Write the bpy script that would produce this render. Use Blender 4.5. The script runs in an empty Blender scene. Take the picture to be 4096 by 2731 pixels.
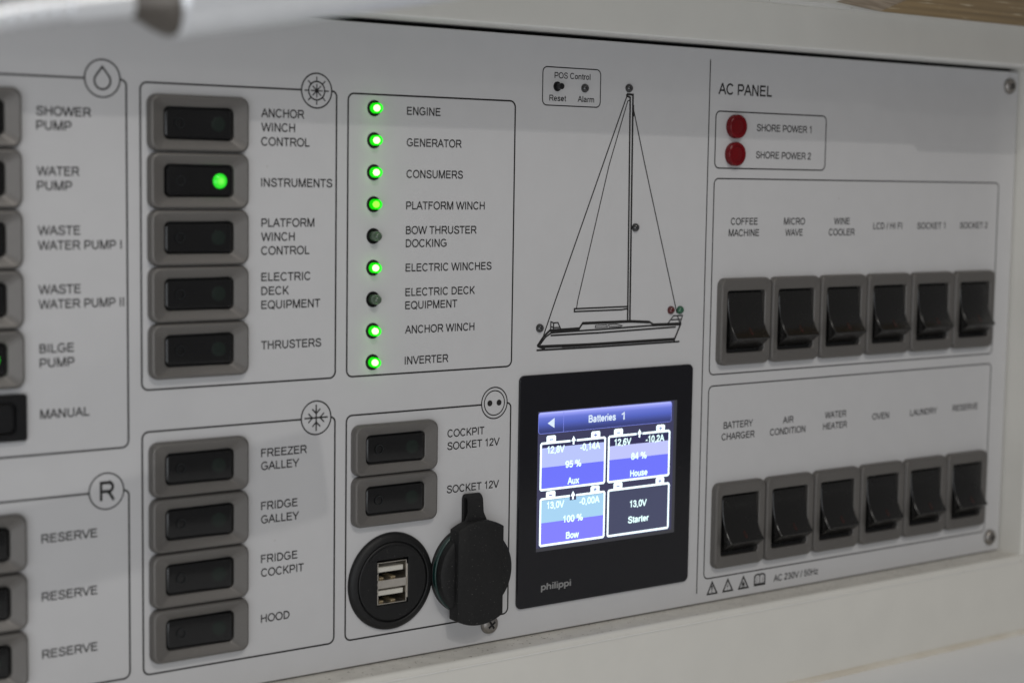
import bpy, math, random
from mathutils import Matrix, Vector

# ------------------------------------------------------------------ camera, world, lamps, exposure
# Working units are millimetres on the face of the panel: x to the right, y up, d out of the panel
# towards the viewer.  World: X = x, Y = -d, Z = y (metres, shifted so the panel sits near the origin).
OX, OY = 400.0, -250.0
def W(x, y, d): return Vector(((x - OX) / 1000.0, -d / 1000.0, (y - OY) / 1000.0))

sc = bpy.context.scene
COL = sc.collection
R = ((0.80842143, -0.01519854, -0.58840785), (-0.04456499, 0.99521671, -0.08693483), (0.58691461, 0.09650237, 0.80387719))
right = Vector((R[0][0], R[0][2], -R[0][1]))
up = -Vector((R[1][0], R[1][2], -R[1][1]))
back = -Vector((R[2][0], R[2][2], -R[2][1]))
cd = bpy.data.cameras.new('camera'); cam = bpy.data.objects.new('camera', cd); COL.objects.link(cam)
M = Matrix.Identity(4)
for i in range(3):
    M[i][0] = right[i]; M[i][1] = up[i]; M[i][2] = back[i]
M.translation = W(0, 0, 510)
cam.matrix_world = M
cd.sensor_width = 36.0; cd.lens = 59.61; cd.clip_start = 0.01; cd.clip_end = 50.0
cd.dof.use_dof = True; cd.dof.focus_distance = 0.637; cd.dof.aperture_fstop = 8.8
sc.camera = cam

world = bpy.data.worlds.new('World'); sc.world = world; world.use_nodes = True
wn = world.node_tree; bg = wn.nodes['Background']
bg.inputs['Color'].default_value = (1.0, 0.985, 0.98, 1); bg.inputs['Strength'].default_value = 0.14

def area(name, pos, target, sx, sy, power, col, shape='RECTANGLE'):
    l = bpy.data.lights.new(name, 'AREA'); l.shape = shape; l.size = sx
    if shape == 'RECTANGLE': l.size_y = sy
    l.energy = power; l.color = col
    o = bpy.data.objects.new(name, l); COL.objects.link(o)
    o.location = pos; o.rotation_euler = (target - pos).to_track_quat('-Z', 'Y').to_euler()
    return o
T = W(380, -60, 0)
def along(dx, dy, k): return T + Vector((dx, -1.0, dy)) * k
area('spot_lamp', along(-0.22, 0.95, 1.25), T, 0.016, 0, 3.4, (1.0, 0.97, 0.93), 'DISK')
area('spot_lamp', along(0.06, 0.77, 1.35), T, 0.020, 0, 0.55, (1.0, 0.97, 0.93), 'DISK')
area('overhead_fill', W(150, 900, 1100), T, 0.9, 0.5, 2.9, (1.0, 0.95, 0.88))  # soft fill added overhead for ambient level and reflections
area('left_fill', W(-350, -120, 900), T, 1.0, 0.7, 4.0, (0.92, 0.955, 1.0))  # cool fill added low on the left; no window stands there

sc.view_settings.view_transform = 'Standard'; sc.view_settings.look = 'None'
sc.view_settings.exposure = 0.0; sc.view_settings.gamma = 1.0
sc.view_settings.use_curve_mapping = False

# ------------------------------------------------------------------ materials
def mat(name, col, rough=0.5, metal=0.0, spec=0.5, noise=0.0, nscale=800.0, bump=0.0, bscale=2500.0, coat=0.0, emit=None, estr=0.0, col2=None, trans=0.0, speck=None, rnoise=0.0):
    m = bpy.data.materials.new(name); m.use_nodes = True
    nt = m.node_tree; b = nt.nodes['Principled BSDF']
    b.inputs['Base Color'].default_value = (*col, 1); b.inputs['Roughness'].default_value = rough
    b.inputs['Metallic'].default_value = metal; b.inputs['Specular IOR Level'].default_value = spec
    b.inputs['Coat Weight'].default_value = coat; b.inputs['Coat Roughness'].default_value = 0.08
    b.inputs['Transmission Weight'].default_value = trans
    tc = nt.nodes.new('ShaderNodeTexCoord')
    def ntex(scale, detail=3.0):
        n = nt.nodes.new('ShaderNodeTexNoise'); n.inputs['Scale'].default_value = scale; n.inputs['Detail'].default_value = detail
        nt.links.new(tc.outputs['Object'], n.inputs['Vector']); return n
    src = None
    if noise or col2:
        n = ntex(nscale); r = nt.nodes.new('ShaderNodeValToRGB')
        c2 = col2 if col2 else tuple(c * (1 - noise) for c in col)
        r.color_ramp.elements[0].position = 0.35; r.color_ramp.elements[0].color = (*c2, 1)
        r.color_ramp.elements[1].position = 0.65; r.color_ramp.elements[1].color = (*col, 1)
        nt.links.new(n.outputs['Fac'], r.inputs['Fac']); src = r.outputs['Color']
    if speck:                                                        # sparse dust flecks: (colour, scale, threshold)
        n = ntex(speck[1], 1.0); r = nt.nodes.new('ShaderNodeValToRGB')
        r.color_ramp.elements[0].position = speck[2]; r.color_ramp.elements[1].position = speck[2] + 0.03
        r.color_ramp.elements[0].color = (0, 0, 0, 1); r.color_ramp.elements[1].color = (1, 1, 1, 1)
        nt.links.new(n.outputs['Fac'], r.inputs['Fac'])
        mx = nt.nodes.new('ShaderNodeMix'); mx.data_type = 'RGBA'
        if src: nt.links.new(src, mx.inputs[6])
        else: mx.inputs[6].default_value = (*col, 1)
        mx.inputs[7].default_value = (*speck[0], 1)
        nt.links.new(r.outputs['Color'], mx.inputs[0]); src = mx.outputs[2]
    if src: nt.links.new(src, b.inputs['Base Color'])
    if rnoise:
        n = ntex(nscale * 0.3); mr = nt.nodes.new('ShaderNodeMapRange')
        mr.inputs['To Min'].default_value = max(0.02, rough - rnoise); mr.inputs['To Max'].default_value = rough + rnoise
        nt.links.new(n.outputs['Fac'], mr.inputs['Value']); nt.links.new(mr.outputs['Result'], b.inputs['Roughness'])
    if bump:
        n = ntex(bscale); bp = nt.nodes.new('ShaderNodeBump'); bp.inputs['Strength'].default_value = bump; bp.inputs['Distance'].default_value = 0.0002
        nt.links.new(n.outputs['Fac'], bp.inputs['Height']); nt.links.new(bp.outputs['Normal'], b.inputs['Normal'])
    if emit:
        b.inputs['Emission Color'].default_value = (*emit, 1); b.inputs['Emission Strength'].default_value = estr
    return m

def srgb(r, g, b):
    f = lambda v: (v / 255 / 12.92) if v <= 10 else ((v / 255 + 0.055) / 1.055) ** 2.4
    return (f(r), f(g), f(b))
def emis(name, rgb, k=1.0):
    c = srgb(*rgb); return mat(name, (0.01, 0.01, 0.012), 0.12, emit=c, estr=k, spec=0.5)

PANEL = mat('white_panel_lacquer', (0.565, 0.563, 0.570), 0.22, spec=0.5, noise=0.02, nscale=90, bump=0.02, bscale=900, speck=((0.34, 0.32, 0.29), 650, 0.81), rnoise=0.05)
BEIGE = mat('cream_cabinet_paint', (0.735, 0.722, 0.675), 0.42, noise=0.03, nscale=60, bump=0.10, bscale=1400, speck=((0.48, 0.43, 0.36), 700, 0.83))
TRIMW = mat('white_profile', (0.76, 0.75, 0.72), 0.3, noise=0.03, nscale=200, speck=((0.40, 0.35, 0.28), 700, 0.74))
LEDGE = mat('dusty_ledge', (0.69, 0.67, 0.62), 0.5, noise=0.12, nscale=160, speck=((0.22, 0.19, 0.15), 800, 0.70), bump=0.1)
REVEAL = mat('bounce_lit_reveal_paint', (0.88, 0.87, 0.84), 0.35, noise=0.03, nscale=200)  # top reveal colour lightened to carry light bounced off the panel
DESK = mat('white_desk_laminate', (0.88, 0.89, 0.90), 0.35, noise=0.02, nscale=40, bump=0.04, bscale=900)
SEAL = mat('yellowed_sealant', (0.66, 0.61, 0.52), 0.6, col2=(0.74, 0.71, 0.64), nscale=45, bump=0.2, bscale=800)
DARK = mat('dark_gap', (0.012, 0.012, 0.012), 0.8)
INK = mat('black_print', (0.012, 0.011, 0.011), 0.45)
BEZ = mat('grey_bezel_plastic', (0.172, 0.163, 0.154), 0.42, metal=0.45, spec=0.5, noise=0.14, nscale=4200, bump=0.12, bscale=5200)
BLK = mat('black_plastic', (0.008, 0.008, 0.009), 0.32, spec=0.42, noise=0.2, nscale=1500, bump=0.05, bscale=3000, rnoise=0.06)
GLOS = mat('smoked_rocker_plastic', (0.0062, 0.0062, 0.0067), 0.22, spec=0.42, noise=0.2, nscale=900, coat=0.2, rnoise=0.05)
RUB = mat('black_rubber', (0.0095, 0.0095, 0.010), 0.62, spec=0.38, noise=0.25, nscale=900, bump=0.25, bscale=2600, speck=((0.16, 0.15, 0.14), 1700, 0.735))
RUBR = mat('black_moulded_ring', (0.0085, 0.0085, 0.009), 0.5, spec=0.38, noise=0.2, nscale=700, bump=0.2, bscale=3500, speck=((0.10, 0.10, 0.095), 1500, 0.75))
LENSOFF = mat('dark_green_legend', (0.009, 0.015, 0.012), 0.25)
RING = mat('moulded_ring_mark', (0.012, 0.014, 0.015), 0.3)
LEDOFF = mat('unlit_green_lens', (0.085, 0.135, 0.085), 0.18, noise=0.4, nscale=700, coat=0.3)
LEDCLR = mat('clear_smoked_lens', (0.055, 0.055, 0.058), 0.08, coat=0.6, col2=(0.012, 0.012, 0.013), nscale=600)
LEDRED = mat('red_lens', (0.13, 0.010, 0.012), 0.1, coat=0.6, col2=(0.05, 0.004, 0.005), nscale=600)
LEDGRN = mat('green_lens', (0.03, 0.15, 0.075), 0.12, coat=0.5, col2=(0.015, 0.07, 0.04), nscale=600)
REDL = mat('red_lamp_lens', (0.16, 0.001, 0.005), 0.25, spec=0.3, coat=0.05, col2=(0.13, 0.001, 0.004), nscale=350)
REDD = mat('deep_red_lamp_core', (0.15, 0.001, 0.004), 0.3, spec=0.3, coat=0.1)
REDM = mat('dull_red_mark', (0.034, 0.007, 0.005), 0.35, col2=(0.010, 0.007, 0.006), nscale=700)
GLASS = mat('black_display_glass', (0.007, 0.007, 0.010), 0.14, spec=0.45, speck=((0.10, 0.09, 0.08), 900, 0.80), rnoise=0.04)
LOGO = mat('grey_logo_print', (0.24, 0.24, 0.24), 0.5)
STEEL = mat('plated_steel', (0.72, 0.68, 0.62), 0.3, metal=1.0, noise=0.1, nscale=300, bump=0.02)
TONGUE = mat('white_connector_plastic', (0.62, 0.60, 0.54), 0.4, noise=0.06, nscale=600)
BRASS = mat('contact_metal', (0.60, 0.50, 0.33), 0.4, metal=0.8)
SCREW = mat('stainless_screw', (0.36, 0.34, 0.32), 0.42, metal=1.0, noise=0.2, nscale=900)
CHROME = mat('satin_aluminium', (0.95, 0.97, 1.0), 0.36, metal=0.5, noise=0.05, nscale=200)
COLLAR = mat('dark_collar', (0.14, 0.125, 0.11), 0.4, metal=0.5)
HOLD = mat('black_lamp_holder', (0.006, 0.006, 0.006), 0.7, spec=0.2)
GASK = mat('green_gasket', (0.003, 0.036, 0.030), 0.35, noise=0.4, nscale=2500, bump=0.4, bscale=3000)
WOODE = mat('plywood_edge', (0.40, 0.31, 0.23), 0.5)
WOODF = mat('oak_face', (0.30, 0.20, 0.085), 0.42)
def grain(m, c1, c2, sy, flecks=None):                               # long streaks along X
    nt = m.node_tree; b = nt.nodes['Principled BSDF']
    tc = nt.nodes.new('ShaderNodeTexCoord'); mp = nt.nodes.new('ShaderNodeMapping'); mp.inputs['Scale'].default_value = (7, sy, sy)
    n = nt.nodes.new('ShaderNodeTexNoise'); n.inputs['Scale'].default_value = 1.0; n.inputs['Detail'].default_value = 6
    r = nt.nodes.new('ShaderNodeValToRGB')
    r.color_ramp.elements[0].position = 0.38; r.color_ramp.elements[0].color = (*c1, 1)
    r.color_ramp.elements[1].position = 0.62; r.color_ramp.elements[1].color = (*c2, 1)
    nt.links.new(tc.outputs['Object'], mp.inputs['Vector']); nt.links.new(mp.outputs['Vector'], n.inputs['Vector'])
    nt.links.new(n.outputs['Fac'], r.inputs['Fac'])
    out = r.outputs['Color']
    if flecks:
        mp2 = nt.nodes.new('ShaderNodeMapping'); mp2.inputs['Scale'].default_value = (60, 500, 500)
        n2 = nt.nodes.new('ShaderNodeTexNoise'); n2.inputs['Scale'].default_value = 1.0; n2.inputs['Detail'].default_value = 3
        r2 = nt.nodes.new('ShaderNodeValToRGB'); r2.color_ramp.elements[0].position = 0.64; r2.color_ramp.elements[1].position = 0.72
        mx = nt.nodes.new('ShaderNodeMix'); mx.data_type = 'RGBA'; mx.inputs[7].default_value = (*flecks, 1)
        nt.links.new(tc.outputs['Object'], mp2.inputs['Vector']); nt.links.new(mp2.outputs['Vector'], n2.inputs['Vector'])
        nt.links.new(n2.outputs['Fac'], r2.inputs['Fac']); nt.links.new(r2.outputs['Color'], mx.inputs[0])
        nt.links.new(out, mx.inputs[6]); out = mx.outputs[2]
    nt.links.new(out, b.inputs['Base Color'])
grain(WOODE, (0.26, 0.20, 0.14), (0.46, 0.37, 0.28), 900)
grain(WOODF, (0.20, 0.125, 0.045), (0.36, 0.245, 0.11), 240, (0.62, 0.52, 0.36))

def led_lens(name, core, coremax, rim, rimk, r0, r1):                # a lit lamp: white-hot die in the middle of a coloured lens
    m = bpy.data.materials.new(name); m.use_nodes = True; nt = m.node_tree; b = nt.nodes['Principled BSDF']
    b.inputs['Base Color'].default_value = (0.02, 0.2, 0.02, 1); b.inputs['Roughness'].default_value = 0.15
    tc = nt.nodes.new('ShaderNodeTexCoord'); sp = nt.nodes.new('ShaderNodeSeparateXYZ'); nt.links.new(tc.outputs['Object'], sp.inputs[0])
    cb = nt.nodes.new('ShaderNodeCombineXYZ'); nt.links.new(sp.outputs[0], cb.inputs[0]); nt.links.new(sp.outputs[2], cb.inputs[2])
    ln = nt.nodes.new('ShaderNodeVectorMath'); ln.operation = 'LENGTH'; nt.links.new(cb.outputs[0], ln.inputs[0])
    mr = nt.nodes.new('ShaderNodeMapRange'); mr.inputs['From Min'].default_value = r0 / 1000; mr.inputs['From Max'].default_value = r1 / 1000
    nt.links.new(ln.outputs['Value'], mr.inputs['Value'])
    mx = nt.nodes.new('ShaderNodeMix'); mx.data_type = 'RGBA'
    mx.inputs[6].default_value = (*[c * coremax for c in core], 1); mx.inputs[7].default_value = (*[c * rimk for c in rim], 1)
    nt.links.new(mr.outputs['Result'], mx.inputs[0]); nt.links.new(mx.outputs[2], b.inputs['Emission Color'])
    b.inputs['Emission Strength'].default_value = 1.0
    return m
def shell(name, col, k, clear):                                      # tinted translucent lens round the glowing die
    m = bpy.data.materials.new(name); m.use_nodes = True; nt = m.node_tree
    out = nt.nodes['Material Output']; nt.nodes.remove(nt.nodes['Principled BSDF'])
    tr = nt.nodes.new('ShaderNodeBsdfTransparent'); em = nt.nodes.new('ShaderNodeEmission'); mx = nt.nodes.new('ShaderNodeMixShader')
    em.inputs['Color'].default_value = (*col, 1); em.inputs['Strength'].default_value = k; mx.inputs[0].default_value = 1 - clear
    nt.links.new(tr.outputs[0], mx.inputs[1]); nt.links.new(em.outputs[0], mx.inputs[2]); nt.links.new(mx.outputs[0], out.inputs['Surface'])
    return m
LEDON = shell('lit_green_lens', (0.004, 1.0, 0.002), 1.5, 0.42)
LEDON2 = shell('lit_green_lens_dimmer', (0.004, 1.0, 0.002), 1.2, 0.35)
CORE = mat('glowing_lamp_die', (0.02, 0.1, 0.02), 0.5, emit=(1.0, 1.0, 0.62), estr=3.6)
CORE2 = mat('weakly_glowing_lamp_die', (0.02, 0.1, 0.02), 0.5, emit=(0.62, 1.0, 0.12), estr=2.2)
LEDSW = led_lens('lit_green_switch_lens', (0.22, 1.0, 0.10), 1.0, (0.01, 0.80, 0.01), 0.85, 0.2, 1.8)

# ------------------------------------------------------------------ mesh helpers (local mm: x, y, d)
class MB:
    def __init__(s): s.v = []; s.f = []; s.m = []
    def loft(s, loops, cap0=False, cap1=True, mi=0, closed=True):
        n = len(loops[0]); b0 = len(s.v)
        for l in loops: s.v += l
        for k in range(len(loops) - 1):
            for i in range(n if closed else n - 1):
                j = (i + 1) % n; a = b0 + k * n; c = a + n
                s.f.append((a + i, a + j, c + j, c + i)); s.m.append(mi)
        if cap0: s.f.append(tuple(b0 + i for i in reversed(range(n)))); s.m.append(mi)
        if cap1: s.f.append(tuple(b0 + (len(loops) - 1) * n + i for i in range(n))); s.m.append(mi)
        return s
    def box(s, x0, x1, y0, y1, d0, d1, mi=0, bev=0.0):
        if bev:
            e = bev
            L = lambda i, d: [(x0 + i, y0 + i, d), (x1 - i, y0 + i, d), (x1 - i, y1 - i, d), (x0 + i, y1 - i, d)]
            return s.loft([L(e, d0), L(0, d0 + e), L(0, d1 - e), L(e, d1)], True, True, mi)
        L = lambda d: [(x0, y0, d), (x1, y0, d), (x1, y1, d), (x0, y1, d)]
        return s.loft([L(d0), L(d1)], True, True, mi)
    def poly(s, pts, d, mi=0):
        b0 = len(s.v); s.v += [(x, y, d) for x, y in pts]; s.f.append(tuple(range(b0, b0 + len(pts)))); s.m.append(mi); return s
    def prism(s, pts, d0, d1, bev=0.0, mi=0):
        if bev:
            cx = sum(p[0] for p in pts) / len(pts); cy = sum(p[1] for p in pts) / len(pts)
            def inset(e):
                o = []
                for x, y in pts:
                    r = math.hypot(x - cx, y - cy); o.append((x - (x - cx) / r * e, y - (y - cy) / r * e))
                return o
            return s.loft([[(x, y, d0) for x, y in pts], [(x, y, d1 - bev) for x, y in pts], [(x, y, d1 - bev * .3) for x, y in inset(bev * .3)], [(x, y, d1) for x, y in inset(bev)]], True, True, mi)
        return s.loft([[(x, y, d0) for x, y in pts], [(x, y, d1) for x, y in pts]], True, True, mi)
    def lathe(s, prof, cx=0, cy=0, n=48, mi=0, cap0=False, cap1=True):
        loops = [[(cx + r * math.cos(2 * math.pi * i / n), cy + r * math.sin(2 * math.pi * i / n), d) for i in range(n)] for r, d in prof]
        return s.loft(loops, cap0, cap1, mi)
    def stroke(s, pts, w, d, closed=False, mi=0):
        n = len(pts); L = []; Rr = []
        for i in range(n):
            p = pts[i]
            a = pts[i - 1] if (i > 0 or closed) else None
            c = pts[(i + 1) % n] if (i < n - 1 or closed) else None
            def un(u, v):
                dx, dy = v[0] - u[0], v[1] - u[1]; l = math.hypot(dx, dy) or 1; return dx / l, dy / l
            if a is None: t = un(p, c); k = 1
            elif c is None: t = un(a, p); k = 1
            else:
                t1, t2 = un(a, p), un(p, c); tx, ty = t1[0] + t2[0], t1[1] + t2[1]; l = math.hypot(tx, ty) or 1
                t = (tx / l, ty / l); k = min(2.0, 1 / max(0.3, t[0] * t1[0] + t[1] * t1[1]))
            nx, ny = -t[1] * w / 2 * k, t[0] * w / 2 * k
            L.append((p[0] + nx, p[1] + ny, d)); Rr.append((p[0] - nx, p[1] - ny, d))
        b0 = len(s.v); s.v += Rr + L
        for i in range(n if closed else n - 1):
            j = (i + 1) % n; s.f.append((b0 + i, b0 + j, b0 + n + j, b0 + n + i)); s.m.append(mi)
        return s
    def build(s, name, mats, parent=None, loc=None, angle=32, at=(0, 0, 0)):
        me = bpy.data.meshes.new(name)
        me.from_pydata([((x - at[0]) / 1000, -(d - at[2]) / 1000, (y - at[1]) / 1000) for x, y, d in s.v], [], s.f)
        mats = mats if isinstance(mats, (list, tuple)) else [mats]
        for m in mats: me.materials.append(m)
        me.polygons.foreach_set('material_index', s.m)
        me.polygons.foreach_set('use_smooth', [True] * len(s.f))
        me.validate(); me.update(); me.set_sharp_from_angle(angle=math.radians(angle))
        o = bpy.data.objects.new(name, me); COL.objects.link(o)
        if parent: o.parent = parent
        if loc is not None: o.location = loc
        elif at != (0, 0, 0):
            o.location = (at[0] / 1000, -at[2] / 1000, at[1] / 1000)
        return o

def rrect(cx, cy, w, h, r, d, n=6):
    o = []
    for qx, qy, a0 in ((1, 1, 0), (-1, 1, 90), (-1, -1, 180), (1, -1, 270)):
        for k in range(n + 1):
            a = math.radians(a0 + 90 * k / n)
            o.append((cx + qx * (w / 2 - r) + r * math.cos(a), cy + qy * (h / 2 - r) + r * math.sin(a), d))
    return o
def flat(l): return [(p[0], p[1]) for p in l]
def arc(cx, cy, r, a0, a1, n=40): return [(cx + r * math.cos(math.radians(a0 + (a1 - a0) * i / n)), cy + r * math.sin(math.radians(a0 + (a1 - a0) * i / n))) for i in range(n + 1)]

def thing(name, label, cat, x, y, group=None, d=0):
    o = bpy.data.objects.new(name, None); COL.objects.link(o); o.empty_display_size = 0.005
    o.location = W(x, y, d); o['label'] = label; o['category'] = cat
    if group: o['group'] = group
    return o
def tag(o, label, cat, group=None):
    o['label'] = label; o['category'] = cat
    if group: o['group'] = group
    return o
def struct(o): o['kind'] = 'structure'; return o
def dup(root, x, y, label):
    r = root.copy(); COL.objects.link(r); r.location = W(x, y, 0); r['label'] = label
    def rec(src, dst):
        for ch in src.children:
            c = ch.copy(); COL.objects.link(c); c.parent = dst; rec(ch, c)
    rec(root, r)
    return r
def swap(root, names, material):                                     # give one copy's lens its own material
    for ch in root.children_recursive:
        if ch.name.split('.')[0] in names:
            ch.data = ch.data.copy(); ch.data.materials.clear(); ch.data.materials.append(material)

# lettering: a plain grotesque alphabet drawn as strokes (cap height 1), fitted to measured width and cap height
SWT = 0.158
def _el(cx, cy, rx, ry, a0, a1, n=18): return [(cx + rx * math.cos(math.radians(a0 + (a1 - a0) * i / n)), cy + ry * math.sin(math.radians(a0 + (a1 - a0) * i / n))) for i in range(n + 1)]
def glyphs():
    h = SWT / 2; G = {}
    def g(ch, adv, *st): G[ch] = (adv, list(st))
    T1 = 1 - h
    g('A', .93, [(.04, 0), (.44, .93), (.49, .93), (.89, 0)], [(.2, .36), (.73, .36)])
    def bowl(x, x2, yb, yt): r = (yt - yb) / 2; return [(x, yt)] + [(x2 - r * .9, yt)] + _el(x2 - r * .9, (yb + yt) / 2, r * .9, r, 90, -90, 12) + [(x, yb)]
    g('B', .93, [(.17, 0), (.17, 1)], bowl(.17, .74, .54, T1), bowl(.17, .80, h, .54))
    g('C', 1.01, _el(.52, .5, .41, .445, 38, 322, 26))
    g('D', 1.01, [(.17, 0), (.17, 1)], [(.17, T1), (.45, T1)] + _el(.45, .5, .42, .5 - h, 90, -90, 20) + [(.17, h)])
    g('E', .93, [(.17, 0), (.17, 1)], [(.17, T1), (.83, T1)], [(.17, .53), (.79, .53)], [(.17, h), (.86, h)])
    g('F', .85, [(.17, 0), (.17, 1)], [(.17, T1), (.79, T1)], [(.17, .52), (.7, .52)])
    g('G', 1.09, _el(.54, .5, .43, .445, 42, 318, 26) + [(.93, .2), (.93, .46), (.55, .46)])
    g('H', 1.01, [(.17, 0), (.17, 1)], [(.84, 0), (.84, 1)], [(.17, .53), (.84, .53)])
    g('I', .39, [(.195, 0), (.195, 1)])
    g('K', .93, [(.17, 0), (.17, 1)], [(.17, .33), (.83, 1)], [(.40, .54), (.86, 0)])
    g('L', .78, [(.17, 0), (.17, 1)], [(.17, h), (.74, h)])
    g('M', 1.16, [(.16, 0), (.16, .96), (.21, .96), (.55, .06), (.61, .06), (.95, .96), (1.0, .96), (1.0, 0)])
    g('N', 1.01, [(.17, 0), (.17, .94), (.21, .94), (.80, .06), (.84, .06), (.84, 1)])
    g('O', 1.09, _el(.545, .5, .44, .445, 90, 450, 32))
    g('Q', 1.09, _el(.545, .5, .44, .445, 90, 450, 32), [(.62, .25), (.96, -.04)])
    g('P', .93, [(.17, 0), (.17, 1)], bowl(.17, .82, .42, T1))
    g('R', 1.01, [(.17, 0), (.17, 1)], bowl(.17, .87, .47, T1), [(.52, .47), (.66, .40), (.93, 0)])
    g('S', .93, [(.80, .74), (.74, .87), (.62, .93), (.44, .94), (.27, .9), (.17, .78), (.2, .65), (.32, .57), (.62, .48), (.78, .39), (.82, .26), (.75, .12), (.6, .06), (.42, .06), (.24, .1), (.14, .22), (.12, .32)])
    g('T', .85, [(.425, 0), (.425, 1)], [(.03, T1), (.82, T1)])
    g('U', 1.01, [(.17, 1), (.17, .40)] + _el(.505, .38, .335, .32, 180, 360, 18) + [(.84, .40), (.84, 1)])
    g('V', .93, [(.04, 1), (.44, .07), (.49, .07), (.89, 1)])
    g('W', 1.32, [(.04, 1), (.33, .07), (.37, .07), (.64, .93), (.68, .93), (.95, .07), (.99, .07), (1.28, 1)])
    g('X', .93, [(.05, 0), (.86, 1)], [(.07, 1), (.88, 0)])
    g('Y', .93, [(.04, 1), (.465, .42), (.89, 1)], [(.465, .42), (.465, 0)])
    g('Z', .85, [(.08, T1), (.76, T1), (.08, h), (.8, h)])
    g('1', .78, [(.16, .74), (.32, .84), (.44, .97), (.44, 0)])
    g('2', .78, [(.12, .7), (.16, .86), (.27, .93), (.42, .94), (.57, .89), (.64, .77), (.61, .62), (.4, .4), (.18, .22), (.1, h), (.68, h)])
    g('3', .78, [(.11, .74), (.17, .87), (.3, .94), (.46, .92), (.58, .82), (.57, .65), (.46, .56), (.34, .54), (.5, .51), (.62, .42), (.65, .27), (.58, .13), (.44, .06), (.28, .07), (.16, .15), (.1, .29)])
    g('4', .78, [(.53, 0), (.53, .96), (.49, .96), (.08, .34), (.08, .29), (.71, .29)])
    g('5', .78, [(.63, T1), (.22, T1), (.15, .5), (.27, .58), (.42, .6), (.57, .53), (.65, .38), (.62, .2), (.5, .09), (.34, .06), (.2, .11), (.1, .25)])
    g('6', .78, [(.64, .76), (.56, .89), (.42, .94), (.26, .88), (.15, .7), (.12, .42)] + _el(.385, .32, .265, .26, 180, 540, 22))
    g('8', .78, _el(.385, .73, .22, .205, 90, 450, 20), _el(.385, .29, .27, .235, 90, 450, 22))
    g('9', .78, _el(.385, .67, .265, .26, 0, 360, 22) + [(.65, .58), (.63, .3), (.52, .11), (.37, .06), (.22, .11), (.13, .23)])
    g('0', .78, _el(.385, .5, .275, .44, 90, 450, 26))
    g('/', .39, [(.02, -.02), (.36, 1.02)]); g(',', .39, [(.2, .12), (.2, .02), (.13, -.15)]); g('.', .39, [(.195, 0), (.195, .13)]); g('-', .47, [(.05, .37), (.42, .37)]); g(' ', .39)
    g('%', 1.24, _el(.28, .74, .18, .2, 90, 450, 18), _el(.96, .26, .18, .2, 90, 450, 18), [(.36, -.02), (.88, 1.02)])
    x = .725; xr = x / 2
    bw = lambda cx: _el(cx, xr, .27, xr - h, 90, 450, 24)
    g('a', .78, [(.13, .53), (.2, .63), (.35, .665), (.52, .63), (.59, .52), (.59, .15), (.66, .02)], [(.59, .43), (.3, .37), (.15, .29), (.11, .18), (.18, .08), (.3, .055), (.46, .1), (.59, .24)])
    g('b', .78, [(.14, 0), (.14, 1)], bw(.4)); g('p', .78, [(.14, -.28), (.14, .71)], bw(.4))
    g('e', .78, [(.13, .36), (.65, .36)] + _el(.385, xr, .265, xr - h, 5, 318, 24))
    g('h', .78, [(.14, 0), (.14, 1)], [(.14, .42), (.2, .57), (.36, .665), (.53, .62), (.61, .5), (.61, 0)])
    g('i', .31, [(.155, 0), (.155, .715)], [(.155, .86), (.155, 1)]); g('l', .31, [(.155, 0), (.155, 1)])
    g('m', 1.16, [(.14, 0), (.14, .715)], [(.14, .42), (.2, .58), (.33, .665), (.48, .64), (.57, .5), (.57, 0)], [(.57, .42), (.63, .58), (.77, .665), (.92, .64), (1.0, .5), (1.0, 0)])
    g('n', .78, [(.14, 0), (.14, .715)], [(.14, .42), (.2, .57), (.36, .665), (.53, .62), (.61, .5), (.61, 0)])
    g('o', .78, bw(.39)); g('r', .465, [(.14, 0), (.14, .715)], [(.14, .42), (.2, .6), (.32, .66), (.44, .64)])
    g('s', .70, [(.59, .51), (.5, .63), (.34, .665), (.18, .62), (.14, .51), (.22, .42), (.46, .33), (.58, .24), (.55, .12), (.4, .06), (.25, .07), (.12, .14), (.08, .23)])
    g('t', .39, [(.2, .92), (.2, .15), (.25, .07), (.37, .06)], [(.03, .66), (.36, .66)])
    g('u', .78, [(.14, .715), (.14, .2), (.22, .09), (.38, .06), (.54, .13), (.6, .28)], [(.61, 0), (.61, .715)])
    g('w', 1.01, [(.03, .715), (.25, .06), (.28, .06), (.49, .65), (.52, .65), (.73, .06), (.76, .06), (.98, .715)])
    g('x', .70, [(.04, 0), (.66, .715)], [(.06, .715), (.66, 0)]); g('z', .70, [(.06, .66), (.62, .66), (.06, h), (.64, h)])
    return G
GLY = glyphs()
def put_text(mb, body, x, y, w, cap, d, rot=0, mi=0, bold=1.0):
    pen = 0.0; S = []
    for k, ch in enumerate(body):
        adv, st = GLY[ch]
        S += [[(px + pen, py) for px, py in s_] for s_ in st]; pen += adv
    tmp = MB()
    for i, s_ in enumerate(S):
        cl = len(s_) > 8 and abs(s_[0][0] - s_[-1][0]) < 1e-6 and abs(s_[0][1] - s_[-1][1]) < 1e-6
        tmp.stroke(s_[:-1] if cl else s_, SWT * bold, (i % 3) * 0.008, cl)
    x0 = min(p[0] for p in tmp.v); x1 = max(p[0] for p in tmp.v); sx = w / (x1 - x0)
    b0 = len(mb.v); c, sn = math.cos(math.radians(rot)), math.sin(math.radians(rot))
    for px, py, pd in tmp.v:
        lx, ly = (px - x0) * sx, py * cap
        mb.v.append((x + lx * c - ly * sn, y + lx * sn + ly * c, d + pd))
    for q in tmp.f: mb.f.append(tuple(b0 + i for i in q)); mb.m.append(mi)
    return mb

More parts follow.
